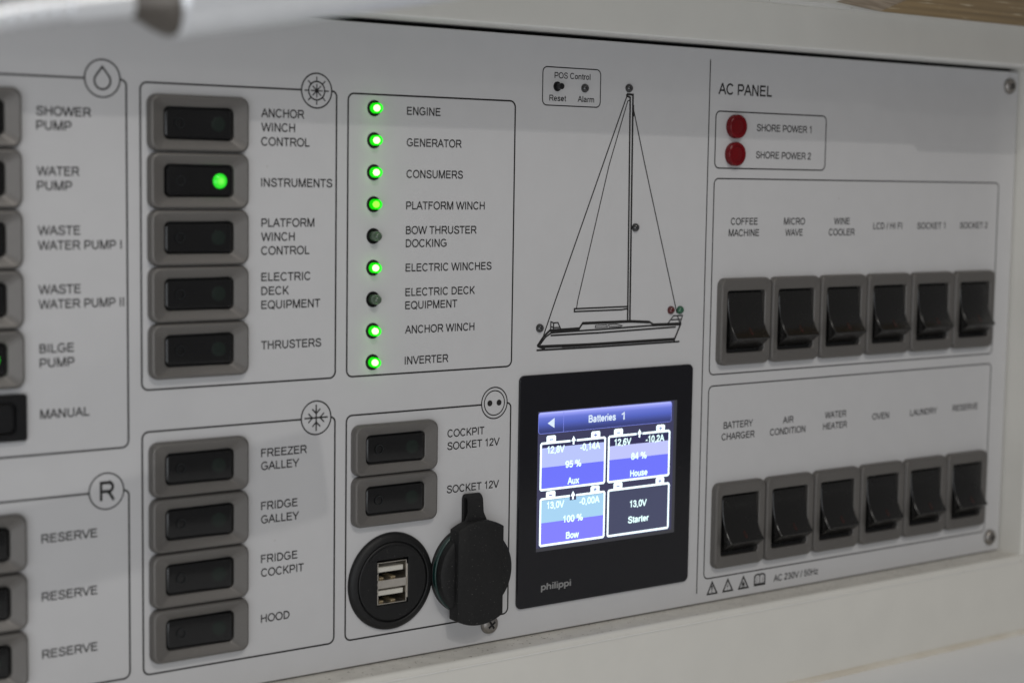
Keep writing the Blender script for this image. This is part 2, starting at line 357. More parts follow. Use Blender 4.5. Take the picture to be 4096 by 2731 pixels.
# ------------------------------------------------------------------ cabinet, desk, locker above
RD = 13.0                                                            # the panel sits 13 mm back in its opening
OT, OB, OR_ = 53.9, -175.3, 665.0                                    # opening: top, bottom, right
PT, PB, PR, PL = 52.3, -174.7, 664.2, 60.0
DESK_Y = -213.5
cab = thing('cabinet_surround', 'cream painted cabinet front framing the recessed white switch panel', 'cabinet', 400, -200)
def cabpart(name, mb, m):
    mb.v = [(x - 400, y + 200, d) for x, y, d in mb.v]
    return mb.build(name, m, cab)
def rail(y_in, y_out, sgn, x0, x1):
    # cross-section in (y, d): reveal from the panel outwards, rounded lip, then the flat front
    r = 1.6
    prof = [(y_in, -6.0), (y_in, RD - r)]
    for k in range(1, 6):
        a = math.radians(90 * k / 5); prof.append((y_in + sgn * r * (1 - math.cos(a)), RD - r + r * math.sin(a)))
    prof += [(y_out, RD), (y_out, -6.0)]
    mb = MB().loft([[(x0, y, d) for y, d in prof], [(x1, y, d) for y, d in prof]], True, True); mb.m[0] = 1
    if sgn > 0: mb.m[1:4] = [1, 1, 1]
    return mb
cabpart('bottom_rail', rail(OB, DESK_Y - 6, -1, 40, 760), [BEIGE, LEDGE])
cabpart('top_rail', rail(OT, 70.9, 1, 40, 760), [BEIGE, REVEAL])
r = 1.6
prof = [(OR_, -6.0), (OR_, RD - 0.02 - r)]
for k in range(1, 6):
    a = math.radians(90 * k / 5); prof.append((OR_ + r * (1 - math.cos(a)), RD - 0.02 - r + r * math.sin(a)))
prof += [(760, RD - 0.02), (760, -6.0)]
cabpart('side_stile', MB().loft([[(x, OB - 0.01, d) for x, d in prof], [(x, OT + 0.01, d) for x, d in prof]], True, True), BEIGE)
cabpart('back_board', MB().box(40, 760, -230, 120, -12, -9), DARK)
lip = MB()
for a, b_ in ((0.0, 0.9),):
    lip.loft([[(40, OB - 2.3, RD - 0.3), (40, OB - 2.3, RD + 0.35), (40, OB - 2.9, RD + 0.35), (40, OB - 2.9, RD - 0.3)], [(760, OB - 2.3, RD - 0.3), (760, OB - 2.3, RD + 0.35), (760, OB - 2.9, RD + 0.35), (760, OB - 2.9, RD - 0.3)]], True, True)
cabpart('edge_trim', lip, TRIMW)
desk = MB(); desk.box(30, 900, DESK_Y - 30, DESK_Y, RD + 0.6, 420, bev=0.6)
desk = desk.build('desk_top', DESK, None, loc=W(0, 0, 0)); struct(desk)
bead = MB()
pr = [(DESK_Y - 0.5, RD - 0.2)] + [(DESK_Y + 2.3 * math.cos(math.radians(a)) - 0.2, RD - 0.2 + 2.2 * math.sin(math.radians(a))) for a in range(0, 91, 15)]
bead.loft([[(40, y, d) for y, d in pr], [(760, y, d) for y, d in pr]], True, True)
bead.v = [(x - 400, y + 200, d) for x, y, d in bead.v]
bead.build('sealant_bead', SEAL, cab)

lock = thing('overhead_locker', 'white locker with sloping underside above the switch panel', 'cabinet', 400, 100)
prof = [(71.2, -6), (71.2, 14.6), (72.2, 15.0), (73.6, 20.0), (97.0, 90.0), (99.0, 91.0), (260.0, 91.0), (260.0, -6)]  # lower edge is real; unseen overhang shaped to cast the panel's shadow band
mb = MB().loft([[(-250, y, d) for y, d in prof], [(900, y, d) for y, d in prof]], True, True)
mb.v = [(x - 400, y - 100, d) for x, y, d in mb.v]; mb.build('locker_body', BEIGE, lock)
mb = MB().box(40, 760, 70.9, 73.3, 12.0, 16.2, bev=0.4); mb.v = [(x - 400, y - 100, d) for x, y, d in mb.v]; mb.build('white_profile', TRIMW, lock)
wood = thing('wooden_trim_board', 'brown oak board with plywood edge along the top right corner', 'board', 600, 76)
def onslope(t, off):                                                 # a point on the locker's sloping underside, lifted off it
    y0, d0, y1, d1 = 73.6, 20.0, 97.0, 90.0; L = math.hypot(y1 - y0, d1 - d0); ny, nd = -(d1 - d0) / L, (y1 - y0) / L
    return (y0 + (y1 - y0) * t + ny * off, d0 + (d1 - d0) * t + nd * off)
e0, e1 = onslope(-0.02, 0.0), onslope(-0.02, 2.3); f1 = onslope(1.0, 2.3); f0 = onslope(1.0, 0.0)
xl = 520.0
mb = MB().loft([[(xl - 0, *e0), (xl + 26, *e1), (xl + 40, *f1), (xl + 40, *f0)], [(780, *e0), (780, *e1), (780, *f1), (780, *f0)]], True, True)
mb.m = [0] * len(mb.m); mb.m[1] = 1
mb.v = [(x - 600, y - 76, d) for x, y, d in mb.v]; mb.build('board', [WOODE, WOODF], wood, angle=15)

# ------------------------------------------------------------------ control panel: plate, printing, screws
panel = thing('control_panel', 'glossy white boat switch panel printed with black frames, icons and captions', 'control panel', 400, -60)
PX, PY = 400, -60
def onpanel(mb): mb.v = [(x - PX, y - PY, d) for x, y, d in mb.v]; return mb
UX, UY = 319.6, -145.4                                               # centre of the USB socket: the plate is cut out behind it
hx0, hx1, hy0, hy1 = UX - 8.5, UX + 8.5, UY - 10, UY + 10
p = MB(); z = 0.0
O = [(PL, PB), (PR, PB), (PR, PT), (PL, PT)]; I = [(hx0, hy0), (hx1, hy0), (hx1, hy1), (hx0, hy1)]
e = 0.35
p.loft([[(x, y, -3.0) for x, y in O], [(x, y, -e) for x, y in O], [(PL + e, PB + e, z), (PR - e, PB + e, z), (PR - e, PT - e, z), (PL + e, PT - e, z)],
        [(x, y, z) for x, y in I], [(x, y, -3.0) for x, y in I]], False, False)
onpanel(p).build('panel_plate', PANEL, panel)
PD = [0.05]
def nd():                                                            # every printed piece its own hair's breadth above the plate
    return 0.06
def print_part(name, mb, label=None, m=INK):
    o = onpanel(mb).build(name, m, panel)
    if label: o['label'] = label
    return o
LW = 0.6
def frame(x0, y0, x1, y1, icon=None, rad=2.3, lw=LW):
    mb = MB()
    if icon is None:
        mb.stroke(flat(rrect((x0 + x1) / 2, (y0 + y1) / 2, x1 - x0, y1 - y0, rad, 0)), lw, nd(), True)
    else:
        ix, iy, ir = icon; rr = 1.8
        pts = [(ix + ir - 0.1, y1 + (iy - y1) * 0 + 0.0)] + arc(x1 - rr, y1 - rr, rr, 80, 0, 8)
        pts += arc(x1 - rad, y0 + rad, rad, 0, -90, 8) + arc(x0 + rad, y0 + rad, rad, -90, -180, 8) + arc(x0 + rad, y1 - rad, rad, 180, 90, 8) + [(ix - ir + 0.1, y1)]
        mb.stroke(pts, lw, nd())
    return print_part('printed_frame', mb)
IR = 5.85
frame(130, -88.6, 219.7, 28.6, (211.8, 28.7, IR)); frame(224.4, -70.5, 296.3, 28.2, (288.6, 28.1, IR)); frame(300.9, -70.5, 372.2, 27.8)
frame(130, -164.8, 219.7, -102.5, (212.1, -102.3, IR)); frame(224.4, -164.8, 296.3, -84.2, (288.8, -84.0, IR)); frame(300.9, -164.8, 372.2, -84.2, (364.6, -83.9, IR))
frame(472.6, 4.8, 536.3, 27.7, lw=0.52); frame(472.6, -79.5, 652.8, 0.6, lw=0.52); frame(472.6, -164.7, 652.8, -84.2, lw=0.52)
frame(384.7, 26.9, 412.4, 41.1, rad=2.0, lw=0.42)
print_part('divider_line', MB().stroke([(468.85, 48.1), (468.85, -170.3)], 0.5, 0.06))

def circ(cx, cy, r, w, mb, d=0.06): return mb.stroke(flat(rrect(cx, cy, 2 * r, 2 * r, r - 1e-4, 0, 14)), w, d, True)
def disc(cx, cy, r, mb, d=0.06): return mb.poly(arc(cx, cy, r, 0, 360 - 15, 23), d)
# icons
mb = MB(); cx, cy = 211.8, 28.75; circ(cx, cy, IR, 0.5, mb)
mb.stroke([(cx, cy + 3.6)] + arc(cx, cy - 0.75, 2.65, 40, -220, 26), 0.62, 0.07, True); print_part('printed_icon', mb, 'water drop in a circle')
mb = MB(); cx, cy = 288.5, 28.1; circ(cx, cy, IR, 0.5, mb); circ(cx, cy, 3.1, 0.5, mb, 0.07)
for k in range(8):
    a = math.radians(45 * k); c, s_ = math.cos(a), math.sin(a)
    mb.stroke([(cx + 3.2 * c, cy + 3.2 * s_), (cx + 4.75 * c, cy + 4.75 * s_)], 0.42, 0.08)
for k in range(4):
    a = math.radians(45 * k); c, s_ = math.cos(a), math.sin(a)
    mb.stroke([(cx - 2.3 * c, cy - 2.3 * s_), (cx + 2.3 * c, cy + 2.3 * s_)], 0.42, 0.09 + k * 0.01)
disc(cx, cy, 0.75, mb, 0.14); print_part('printed_icon', mb, 'ship wheel in a circle')
mb = MB(); cx, cy = 288.8, -84.0; circ(cx, cy, IR, 0.5, mb)
for k in range(4):
    a = math.radians(90 * k); c, s_ = math.cos(a), math.sin(a)
    rot = lambda x, y: (cx + x * c - y * s_, cy + x * s_ + y * c)
    mb.stroke([(cx, cy), rot(4.6, 0)], 0.52, 0.07 + 0.01 * k)
    mb.stroke([rot(3.1, 1.6), rot(1.5, 0), rot(3.1, -1.6)], 0.46, 0.12 + 0.01 * k)
print_part('printed_icon', mb, 'snowflake in a circle')
mb = MB(); cx, cy = 364.65, -83.85; circ(cx, cy, IR, 0.46, mb); circ(cx, cy, 4.6, 0.42, mb, 0.07); disc(cx - 2.1, cy, 1.12, mb, 0.08); disc(cx + 2.1, cy, 1.12, mb, 0.08)
print_part('printed_icon', mb, 'two hole socket in a circle')
mb = MB(); cx, cy = 212.1, -102.25; circ(cx, cy, IR, 0.46, mb); put_text(mb, 'R', 209.8, -105.3, 5.1, 6.3, 0.08); print_part('printed_icon', mb, 'letter R in a circle')

# captions: (x, width, baseline, text) per line
CAP = [
 [(190.3, 17.7, 16.6, 'SHOWER'), (190.3, 11.3, 12.2, 'PUMP')], [(190.3, 13.7, -1.8, 'WATER'), (190.3, 11.3, -6.3, 'PUMP')],
 [(190.4, 13.7, -20.1, 'WASTE'), (190.4, 27.4, -24.7, 'WATER PUMP I')], [(190.4, 13.7, -38.4, 'WASTE'), (190.4, 28.1, -43.0, 'WATER PUMP II')],
 [(190.5, 11.2, -56.8, 'BILGE'), (190.5, 11.3, -61.3, 'PUMP')], [(190.5, 16.1, -77.4, 'MANUAL')],
 [(190.4, 18.4, -116.8, 'RESERVE')], [(190.3, 18.4, -135.4, 'RESERVE')], [(190.2, 18.4, -153.9, 'RESERVE')],
 [(267.4, 16.3, 18.55, 'ANCHOR'), (267.4, 12.8, 13.85, 'WINCH'), (267.4, 18.4, 9.1, 'CONTROL')], [(267.4, 27.4, -4.55, 'INSTRUMENTS')],
 [(267.5, 20.3, -18.0, 'PLATFORM'), (267.4, 12.8, -22.7, 'WINCH'), (267.4, 18.5, -27.35, 'CONTROL')],
 [(267.5, 18.8, -36.2, 'ELECTRIC'), (267.5, 10.5, -40.9, 'DECK'), (267.5, 22.7, -45.6, 'EQUIPMENT')], [(267.5, 23.2, -59.25, 'THRUSTERS')],
 [(267.5, 17.7, -96.0, 'FREEZER'), (267.5, 14.7, -100.5, 'GALLEY')], [(267.5, 14.1, -114.25, 'FRIDGE'), (267.5, 14.7, -118.95, 'GALLEY')],
 [(267.5, 14.1, -132.6, 'FRIDGE'), (267.5, 16.6, -137.4, 'COCKPIT')], [(267.5, 11.1, -153.4, 'HOOD')],
 [(324.9, 14.2, 21.2, 'ENGINE')], [(324.9, 23.5, 10.15, 'GENERATOR')], [(324.9, 24.3, -0.95, 'CONSUMERS')], [(324.9, 34.1, -12.1, 'PLATFORM WINCH')],
 [(324.9, 30.6, -20.85, 'BOW THRUSTER'), (324.9, 17.5, -25.5, 'DOCKING')], [(324.9, 37.6, -34.15, 'ELECTRIC WINCHES')],
 [(324.9, 30.2, -42.9, 'ELECTRIC DECK'), (324.9, 22.4, -47.6, 'EQUIPMENT')], [(324.9, 30.2, -56.3, 'ANCHOR WINCH')], [(324.9, 18.8, -67.4, 'INVERTER')],
 [(343.7, 16.5, -95.2, 'COCKPIT'), (343.7, 23.6, -99.9, 'SOCKET 12V')], [(343.7, 23.6, -115.95, 'SOCKET 12V')],
 [(390.2, 17.2, 37.05, 'POS Control', 2.25)], [(387.9, 7.9, 28.55, 'Reset', 2.25)], [(401.4, 8.0, 28.65, 'Alarm', 2.25)],
 [(473.6, 30.0, 34.5, 'AC PANEL', 4.45)], [(495.6, 31.9, 20.3, 'SHORE POWER 1')], [(495.5, 32.2, 9.15, 'SHORE POWER 2')],
 [(482.4, 15.2, -18.2, 'COFFEE'), (481.4, 17.2, -22.9, 'MACHINE')], [(512.9, 12.5, -18.25, 'MICRO'), (513.8, 10.4, -22.95, 'WAVE')],
 [(543.0, 9.9, -18.25, 'WINE'), (540.0, 16.2, -23.0, 'COOLER')], [(567.9, 18.8, -20.45, 'LCD / HI FI')], [(596.8, 19.2, -20.5, 'SOCKET 1')], [(626.1, 19.8, -20.45, 'SOCKET 2')],
 [(481.5, 16.7, -102.5, 'BATTERY'), (480.5, 18.9, -107.25, 'CHARGER')], [(515.9, 6.3, -102.7, 'AIR'), (508.4, 21.2, -107.4, 'CONDITION')],
 [(541.4, 13.4, -102.45, 'WATER'), (540.5, 15.0, -107.3, 'HEATER')], [(571.7, 11.0, -105.2, 'OVEN')], [(596.9, 18.4, -105.3, 'LAUNDRY')], [(626.3, 17.9, -105.2, 'RESERVE')],
 [(513.2, 27.4, -171.0, 'AC 230V / 50Hz')]]
for lines in CAP:
    mb = MB()
    for ln in lines:
        put_text(mb, ln[3], ln[0], ln[2], ln[1], ln[4] if len(ln) > 4 else 2.85, 0.06)
    print_part('printed_caption', mb, 'printed words ' + ' '.join(l[3] for l in lines))

# sailing boat drawing
mb = MB(); k_ = [0.05]
def ln(pts, w):
    k_[0] += 0.006; mb.stroke(pts, w * 1.5, k_[0])
ln([(425.6, 32.5), (428.7, 32.4), (429.6, -55.5)], 0.55); ln([(425.6, 31.8), (427.3, 31.3), (428.45, -55.5)], 0.5)
ln([(425.6, 32.5), (425.6, 31.6)], 0.5)
ln([(425.6, 31.7), (414.4, 5.3), (392.5, -46.3), (387.1, -59.5)], 0.33)
ln([(427.4, 30.3), (426.1, 29.9), (417.5, 5.3), (403.3, -46.7), (402.7, -50.0)], 0.27)
ln([(428.9, 27.5), (435.5, 5.6), (452.5, -48.2), (454.2, -53.5)], 0.3); ln([(428.95, 28.5), (429.1, 24.0)], 0.5)
ln([(428.5, -49.95), (401.7, -49.95), (401.7, -51.05), (425.0, -51.1), (428.5, -50.75)], 0.4)
ln([(384.2, -63.5), (387.2, -59.9), (390.1, -57.75), (404.5, -57.55)], 0.55); ln([(404.2, -57.7), (405.9, -55.6), (421.7, -55.7), (439.7, -56.4), (441.9, -57.6)], 0.5)
ln([(390.1, -57.9), (404.5, -57.65)], 0.7); ln([(405.9, -55.7), (430, -55.85), (439.7, -56.5)], 0.72); ln([(441.3, -57.7), (456.6, -57.85)], 0.8)
ln([(456.4, -57.6), (453.1, -64.1), (452.9, -64.9)], 0.5)
ln([(384.2, -63.4), (387.8, -64.75)], 0.6); ln([(385.2, -63.2), (388, -60.2), (390.7, -58.75), (398.2, -58.6), (414.3, -58.4), (433.2, -58.05), (441.5, -57.9)], 0.42)
ln([(390.4, -59.75), (414.3, -59.7), (453.7, -59.0)], 0.42)
ln([(384.4, -63.55), (408.9, -63.85), (453.1, -63.65)], 0.45); ln([(396, -64.1), (409, -64.1), (453.0, -63.9)], 0.75); ln([(386.4, -64.2), (398, -64.3)], 0.3)
ln([(383.8, -65.1), (414.5, -65.15), (455.8, -64.95)], 0.45)
for w in ([(412.2, -56.8), (417.9, -56.7), (418.1, -57.6), (412.1, -57.6)], [(418.7, -56.7), (422.7, -56.65), (425.7, -57.3), (425.0, -57.6), (419.1, -57.6)]):
    k_[0] += 0.006; mb.stroke(w, 0.32, k_[0], True)
for l in ([(390.3, -58.0), (390.4, -54.5), (391.7, -55.0), (393.8, -54.95), (395.8, -58.6)], [(391.7, -55.0), (391.7, -58.6)], [(390.4, -56.3), (391.7, -56.8), (394.9, -56.85)],
          [(449.2, -57.6), (452.3, -54.45), (457.1, -54.45), (455.9, -57.7)], [(454.4, -54.5), (455.7, -57.2)], [(450.9, -56.0), (456.4, -56.0)]): ln(l, 0.3)
print_part('printed_sailing_boat', mb, 'black line drawing of a sailing yacht seen from the side')
# warning symbols and manual symbol
for k, (ax, lx, rx) in enumerate(((477.4, 474.6, 480.5), (486.3, 483.5, 489.4), (495.3, 492.5, 498.4))):
    mb = MB(); mb.stroke([(ax, -166.5), (lx + 0.3, -171.4), (rx - 0.3, -171.4)], 0.72, 0.06, True)
    if k == 0: mb.prism([(ax - 0.42, -167.9), (ax - 0.24, -170.0), (ax + 0.24, -170.0), (ax + 0.42, -167.9)], 0.03, 0.07); disc(ax, -170.6, 0.28, mb, 0.07)
    elif k == 1: mb.poly([(ax + 0.25, -167.8), (ax - 0.45, -169.7), (ax - 0.02, -169.6), (ax - 0.3, -171.0), (ax + 0.45, -169.0), (ax + 0.05, -169.1)][::-1], 0.07)
    else:
        mb.poly([(ax - 0.9, -170.4), (ax - 0.75, -169.3), (ax - 0.2, -168.3), (ax + 0.25, -168.9), (ax + 0.8, -169.6), (ax + 0.9, -170.4)][::-1], 0.07); mb.stroke([(ax - 1.1, -170.8), (ax + 1.1, -170.8)], 0.25, 0.075)
    print_part('printed_warning_sign', mb, ('exclamation mark in a triangle', 'lightning bolt in a triangle', 'hot surface in a triangle')[k])
mb = MB()
mb.stroke([(501.9, -171.2), (501.9, -167.4), (502.7, -166.7), (504.2, -166.5), (504.9, -167.1), (505.6, -166.5), (507.1, -166.7), (507.9, -167.4), (507.9, -171.2)], 0.7, 0.06, True)
mb.stroke([(504.9, -167.0), (504.9, -171.0)], 0.4, 0.07); mb.stroke([(503.2, -167.6), (503.2, -170.4)], 0.25, 0.07); mb.stroke([(506.6, -167.6), (506.6, -170.4)], 0.25, 0.07); mb.stroke([(502.2, -170.7), (507.6, -170.7)], 0.5, 0.08)
print_part('printed_manual_sign', mb, 'open book symbol')
# screws holding the plate
def screw(x, y, rot):
    mb = MB(); mb.lathe([(3.75, 0.02), (3.72, 0.5), (3.4, 1.3), (2.6, 1.95), (1.6, 2.2), (1.5, 2.2)], n=40)
    o = mb.build('screw', SCREW, panel, loc=((x - PX) / 1000, 0, (y - PY) / 1000))
    q = MB(); w, l = 0.42, 1.75
    pts = [(w, w), (w, l), (-w, l), (-w, w), (-l, w), (-l, -w), (-w, -w), (-w, -l), (w, -l), (w, -w), (l, -w), (l, w)]
    c, s_ = math.cos(rot), math.sin(rot); q.prism([(a * c - b_ * s_, a * s_ + b_ * c) for a, b_ in pts], 1.0, 2.24); 
    q.build('cross_recess', DARK, o)
    return o
screw(363.5, -167.7, 0.6); screw(657.4, 45.6, 0.9); screw(656.8, -167.9, 0.3)

# ------------------------------------------------------------------ rocker switches with their own grey frames
def bezel(mb, w, h, ow, oh, r, ro, low=1.55):
    mb.loft([rrect(0, 0, w, h, r, 0.0), rrect(0, 0, w, h, r, 1.7), rrect(0, 0, w - 0.35, h - 0.35, r - .15, 2.35), rrect(0, 0, w - 1.0, h - 1.0, r - .4, 2.8),
             rrect(0, 0, w - 2.0, h - 2.0, r - .7, 2.98), rrect(0, 0, ow + 0.4, oh + 0.4, ro + .2, low + 0.2), rrect(0, 0, ow, oh, ro, low), rrect(0, 0, ow, oh, ro, 0.1)], False, False)
    mb.loft([rrect(0, 0, ow, oh, ro, 0.1), rrect(0, 0, ow - 0.2, oh - 0.2, ro, 0.12)], False, True, 1)
    return mb
def section(a, h, D, axis):                                          # one cross-section of a rocker, rounded along both long edges
    pr = [(-h, 0.2), (-h, max(0.25, D - 0.75)), (-h + 0.12, D - 0.3), (-h + 0.35, D - 0.08), (-h + 0.75, D), (h - 0.75, D), (h - 0.35, D - 0.08), (h - 0.12, D - 0.3), (h, max(0.25, D - 0.75)), (h, 0.2)]
    return [(a, y, d) for y, d in pr] if axis == 'x' else [(y, a, d) for y, d in pr]
def wide_switch(label, x, y, lit=False):
    t = thing('rocker_switch', label, 'switch', x, y, 'grey framed black rocker switches in columns')
    bezel(MB(), 35.35, 18.2, 24.8, 10.7, 3.1, 1.9).build('bezel', [BEZ, DARK], t, angle=24)
    S = [(-11.85, 0.8), (-11.5, 1.1), (-11.0, 1.2), (-10.6, 1.2), (-6, 1.15), (0, 1.4), (6, 1.95), (10.3, 2.55), (10.8, 2.45), (11.2, 2.1), (11.6, 1.65), (11.85, 1.2)]
    if lit: S = [(-11.85, 1.2), (-11.5, 1.85), (-11.0, 2.35), (-10.5, 2.45), (-3.6, 1.75), (-3.5, 1.45), (0, 1.35), (6, 1.15), (10.6, 1.2), (11.3, 1.2), (11.6, 1.1), (11.85, 0.8)]
    mb = MB(); mb.loft([section(a, 4.75 - max(0, abs(a) - 10.6) ** 2 * 0.55, D, 'x') for a, D in S], True, True)
    rk = mb.build('rocker', GLOS, t, angle=30)
    sl = (2.55 - 1.15) / 16.3
    ring = MB(); ring.lathe([(1.75, 0.0), (1.7, 0.12), (1.4, 0.12), (1.35, 0.0)], n=32, cap1=False)
    o = ring.build('off_mark', RING, rk); o.location = (-0.0068, -(1.45 if not lit else 2.08) / 1000, 0); o.rotation_euler = (0, 0, 0.02 if not lit else 0.1)
    if lit:
        dm = MB().lathe([(2.5, -0.2), (2.45, 0.3), (2.0, 0.75), (1.2, 1.0), (0.4, 1.08)], n=32); o = dm.build('lamp_lens', LEDSW, rk); o.location = (0.0075, -0.0012, 0)
    else:
        dm = MB().lathe([(2.45, -0.25), (2.4, 0.06), (2.1, 0.1)], n=32); dm.build('lamp_lens', LENSOFF, rk); o = COL.objects[-1]
        o.location = (0.0066, -0.00204, 0); o.rotation_euler = (0, 0, -0.115)
    return t
rows1 = [15.6, -2.85, -21.3, -39.7, -58.1]
rows2 = [-96.95, -115.4, -133.85, -152.3]
XA, XB, XE = 167.45, 244.15, 320.5
off = wide_switch('grey framed black rocker switch left of the words ANCHOR WINCH CONTROL', XB, rows1[0])
on = wide_switch('black rocker switch with its green lamp lit, left of the word INSTRUMENTS', XB, rows1[1], True)
for x, y, lab in ((XB, rows1[2], 'grey framed black rocker switch left of the words PLATFORM WINCH CONTROL'), (XB, rows1[3], 'grey framed black rocker switch left of the words ELECTRIC DECK EQUIPMENT'),
                  (XB, rows1[4], 'grey framed black rocker switch left of the word THRUSTERS'), (XB, rows2[0], 'grey framed black rocker switch left of the words FREEZER GALLEY'),
                  (XB, rows2[1], 'grey framed black rocker switch left of the words FRIDGE GALLEY'), (XB, rows2[2], 'grey framed black rocker switch left of the words FRIDGE COCKPIT'),
                  (XB, rows2[3], 'grey framed black rocker switch left of the word HOOD'), (XE, -96.9, 'grey framed black rocker switch left of the words COCKPIT SOCKET 12V'),
                  (XE, -115.3, 'grey framed black rocker switch above the round USB socket'),
                  (XA, rows1[0], 'grey rocker switch left of SHOWER PUMP, cut off by the picture edge'), (XA, rows1[1], 'blurred grey rocker switch left of WATER PUMP, cut off by the picture edge'),
                  (XA, rows1[2], 'blurred grey rocker switch left of WASTE WATER PUMP I at the picture edge'), (XA, rows1[3], 'blurred grey rocker switch left of WASTE WATER PUMP II at the picture edge'),
                  (XA, -115.5, 'cut off grey rocker switch beside the uppermost RESERVE under the R badge'), (XA, -134.0, 'cut off grey rocker switch beside the middle RESERVE at the left edge'),
                  (XA, -152.5, 'cut off grey rocker switch beside the lowest RESERVE at the left edge')):
    dup(off, x, y, lab)
dup(on, XA, rows1[4], 'cut off rocker switch with its green lamp lit, left of BILGE PUMP')
# the plain black pump switch
t = thing('rocker_switch', 'all black switch in a square black frame left of the word MANUAL', 'switch', 168.5, -76.3)
mb = MB(); mb.loft([rrect(0, 0, 34.6, 14.6, 0.9, 0), rrect(0, 0, 34.6, 14.6, 0.9, 1.6), rrect(0, 0, 34.0, 14.0, 0.8, 2.0), rrect(0, 0, 27.6, 10.0, 2.0, 2.0), rrect(0, 0, 27.4, 9.8, 2.0, 0.3)], False, True)
mb.build('bezel', BLK, t)
MB().loft([rrect(0, 0, 25.8, 8.8, 2.0, 0.3), rrect(0, 0, 25.8, 8.8, 2.0, 1.9), rrect(0, 0, 25.0, 8.0, 1.7, 2.3)], False, True).build('rocker', BLK, t)

# mains rockers
def mains_switch(label, x, y):
    t = thing('rocker_switch', label, 'switch', x, y, 'black mains rockers in grey frames on the AC panel')
    bezel(MB(), 28.6, 35.9, 21.3, 25.7, 3.2, 1.2, 2.35).build('bezel', [BEZ, DARK], t, angle=24)
    S = [(12.1, 1.3), (11.8, 1.65), (11.0, 1.8), (8, 1.85), (5, 2.15), (2, 2.75), (-1, 3.75), (-3.5, 5.1), (-5.3, 6.45), (-6.25, 7.3), (-6.55, 7.5), (-6.8, 7.4), (-11.35, 1.35), (-11.5, 0.9)]
    mb = MB(); mb.loft([section(a, 9.7 - max(0, a - 11.2) * 0.5, D, 'y') for a, D in S], True, True)
    mb.f = [tuple(reversed(f)) for f in mb.f]
    rk = mb.build('rocker', GLOS2, t, angle=30)
    mk = MB(); zz = lambda yy: next(d1 + (d0 - d1) * (yy - y1) / (y0 - y1) for (y0, d0), (y1, d1) in zip(S, S[1:]) if y1 <= yy <= y0) + 0.05
    ys = [-2.2, -2.6, -3.0, -3.6, -4.2, -4.8, -5.2, -5.5]; hw_ = [0.05, 0.25, 0.5, 0.8, 0.95, 0.85, 0.55, 0.1]
    mk.loft([[(-h_ + 0.3, y_, zz(y_)), (h_ + 0.3, y_, zz(y_))] for y_, h_ in zip(ys, hw_)], False, False, closed=False)
    mk.f = [tuple(reversed(f)) for f in mk.f]
    mk.build('red_mark', REDM, rk)
    return t
GLOS2 = mat('black_rocker_plastic', (0.0065, 0.0062, 0.0058), 0.26, spec=0.6, noise=0.2, nscale=900, rnoise=0.05)
AX = [490.15 + 29.15 * k for k in range(6)]
top = ['COFFEE MACHINE', 'MICRO WAVE', 'WINE COOLER', 'LCD / HI FI', 'SOCKET 1', 'SOCKET 2']
bot = ['BATTERY CHARGER', 'AIR CONDITION', 'WATER HEATER', 'OVEN', 'LAUNDRY', 'RESERVE']
proto = None
for y, names, row in ((-57.9, top, 'upper'), (-142.8, bot, 'lower')):
    for x, nm in zip(AX, names):
        lab = 'black rocker switch in grey frame below the printed words ' + nm + ', ' + row + ' mains row'
        if proto is None: proto = mains_switch(lab, x, y)
        else: dup(proto, x, y, lab)

# ------------------------------------------------------------------ indicator lamps beside the captions
def indicator(label, x, y):
    t = thing('indicator_light', label, 'indicator light', x, y, 'round indicator lights in the status list')
    MB().lathe([(2.8, 0.0), (2.78, 0.2), (2.6, 0.34), (2.3, 0.3), (2.0, 0.12)], n=36).build('holder', HOLD, t)
    MB().lathe([(1.78, 0.1), (1.78, 2.5), (1.72, 3.0), (1.52, 3.5), (1.14, 3.92), (0.65, 4.18), (0.25, 4.25)], n=36).build('lens', LEDON, t)
    MB().lathe([(0.5, 0.8), (0.9, 1.0), (1.14, 1.5), (1.14, 2.15), (0.92, 2.65), (0.55, 2.92), (0.2, 3.0)], n=28, cap0=True).build('glowing_die', CORE, t)
    return t
nm = ['ENGINE', 'GENERATOR', 'CONSUMERS', 'PLATFORM WINCH', 'BOW THRUSTER DOCKING', 'ELECTRIC WINCHES', 'ELECTRIC DECK EQUIPMENT', 'ANCHOR WINCH', 'INVERTER']
led0 = None
for k, n_ in enumerate(nm):
    y = 23.05 - 11.108 * k; dark = k in (4, 6)
    lab = ('unlit dark green' if dark else 'brightly lit green' if k != 3 else 'dimmer lit green') + ' indicator light left of the words ' + n_
    if ' ' not in n_: lab = lab.replace('words', 'word')
    if led0 is None: led0 = indicator(lab, 311.4, y)
    else:
        t = dup(led0, 311.4, y, lab)
        if dark: swap(t, ('lens',), LEDOFF); [bpy.data.objects.remove(c) for c in list(t.children) if c.name.startswith('glowing_die')]
        if k == 3: swap(t, ('lens',), LEDON2); swap(t, ('glowing_die',), CORE2)
# small domed lamps of the boat drawing
def dome(label, x, y, m, group='small domed lights of the boat diagram'):
    t = thing('navigation_light', label, 'indicator light', x, y, group)
    MB().lathe([(1.68, 0.0), (1.62, 0.5), (1.4, 1.0), (1.0, 1.4), (0.5, 1.6), (0.15, 1.63)], n=32).build('lens', m, t)
    return t
dome('clear unlit dome light at the masthead of the printed boat', 426.5, 34.85, LEDCLR)
dome('clear unlit dome light halfway up the printed mast', 431.3, -19.0, LEDCLR)
dome('clear unlit dome light beside the left end of the printed hull', 385.1, -56.7, LEDCLR)
dome('dark red dome light above the right end of the printed hull', 450.8, -52.1, LEDRED)
dome('green dome light above the right end of the printed hull', 455.7, -52.2, LEDGRN)
dome('clear unlit dome light above the word Alarm', 404.7, 33.9, LEDCLR)
t = thing('push_button', 'tiny black push button above the word Reset', 'button', 391.6, 34.0)
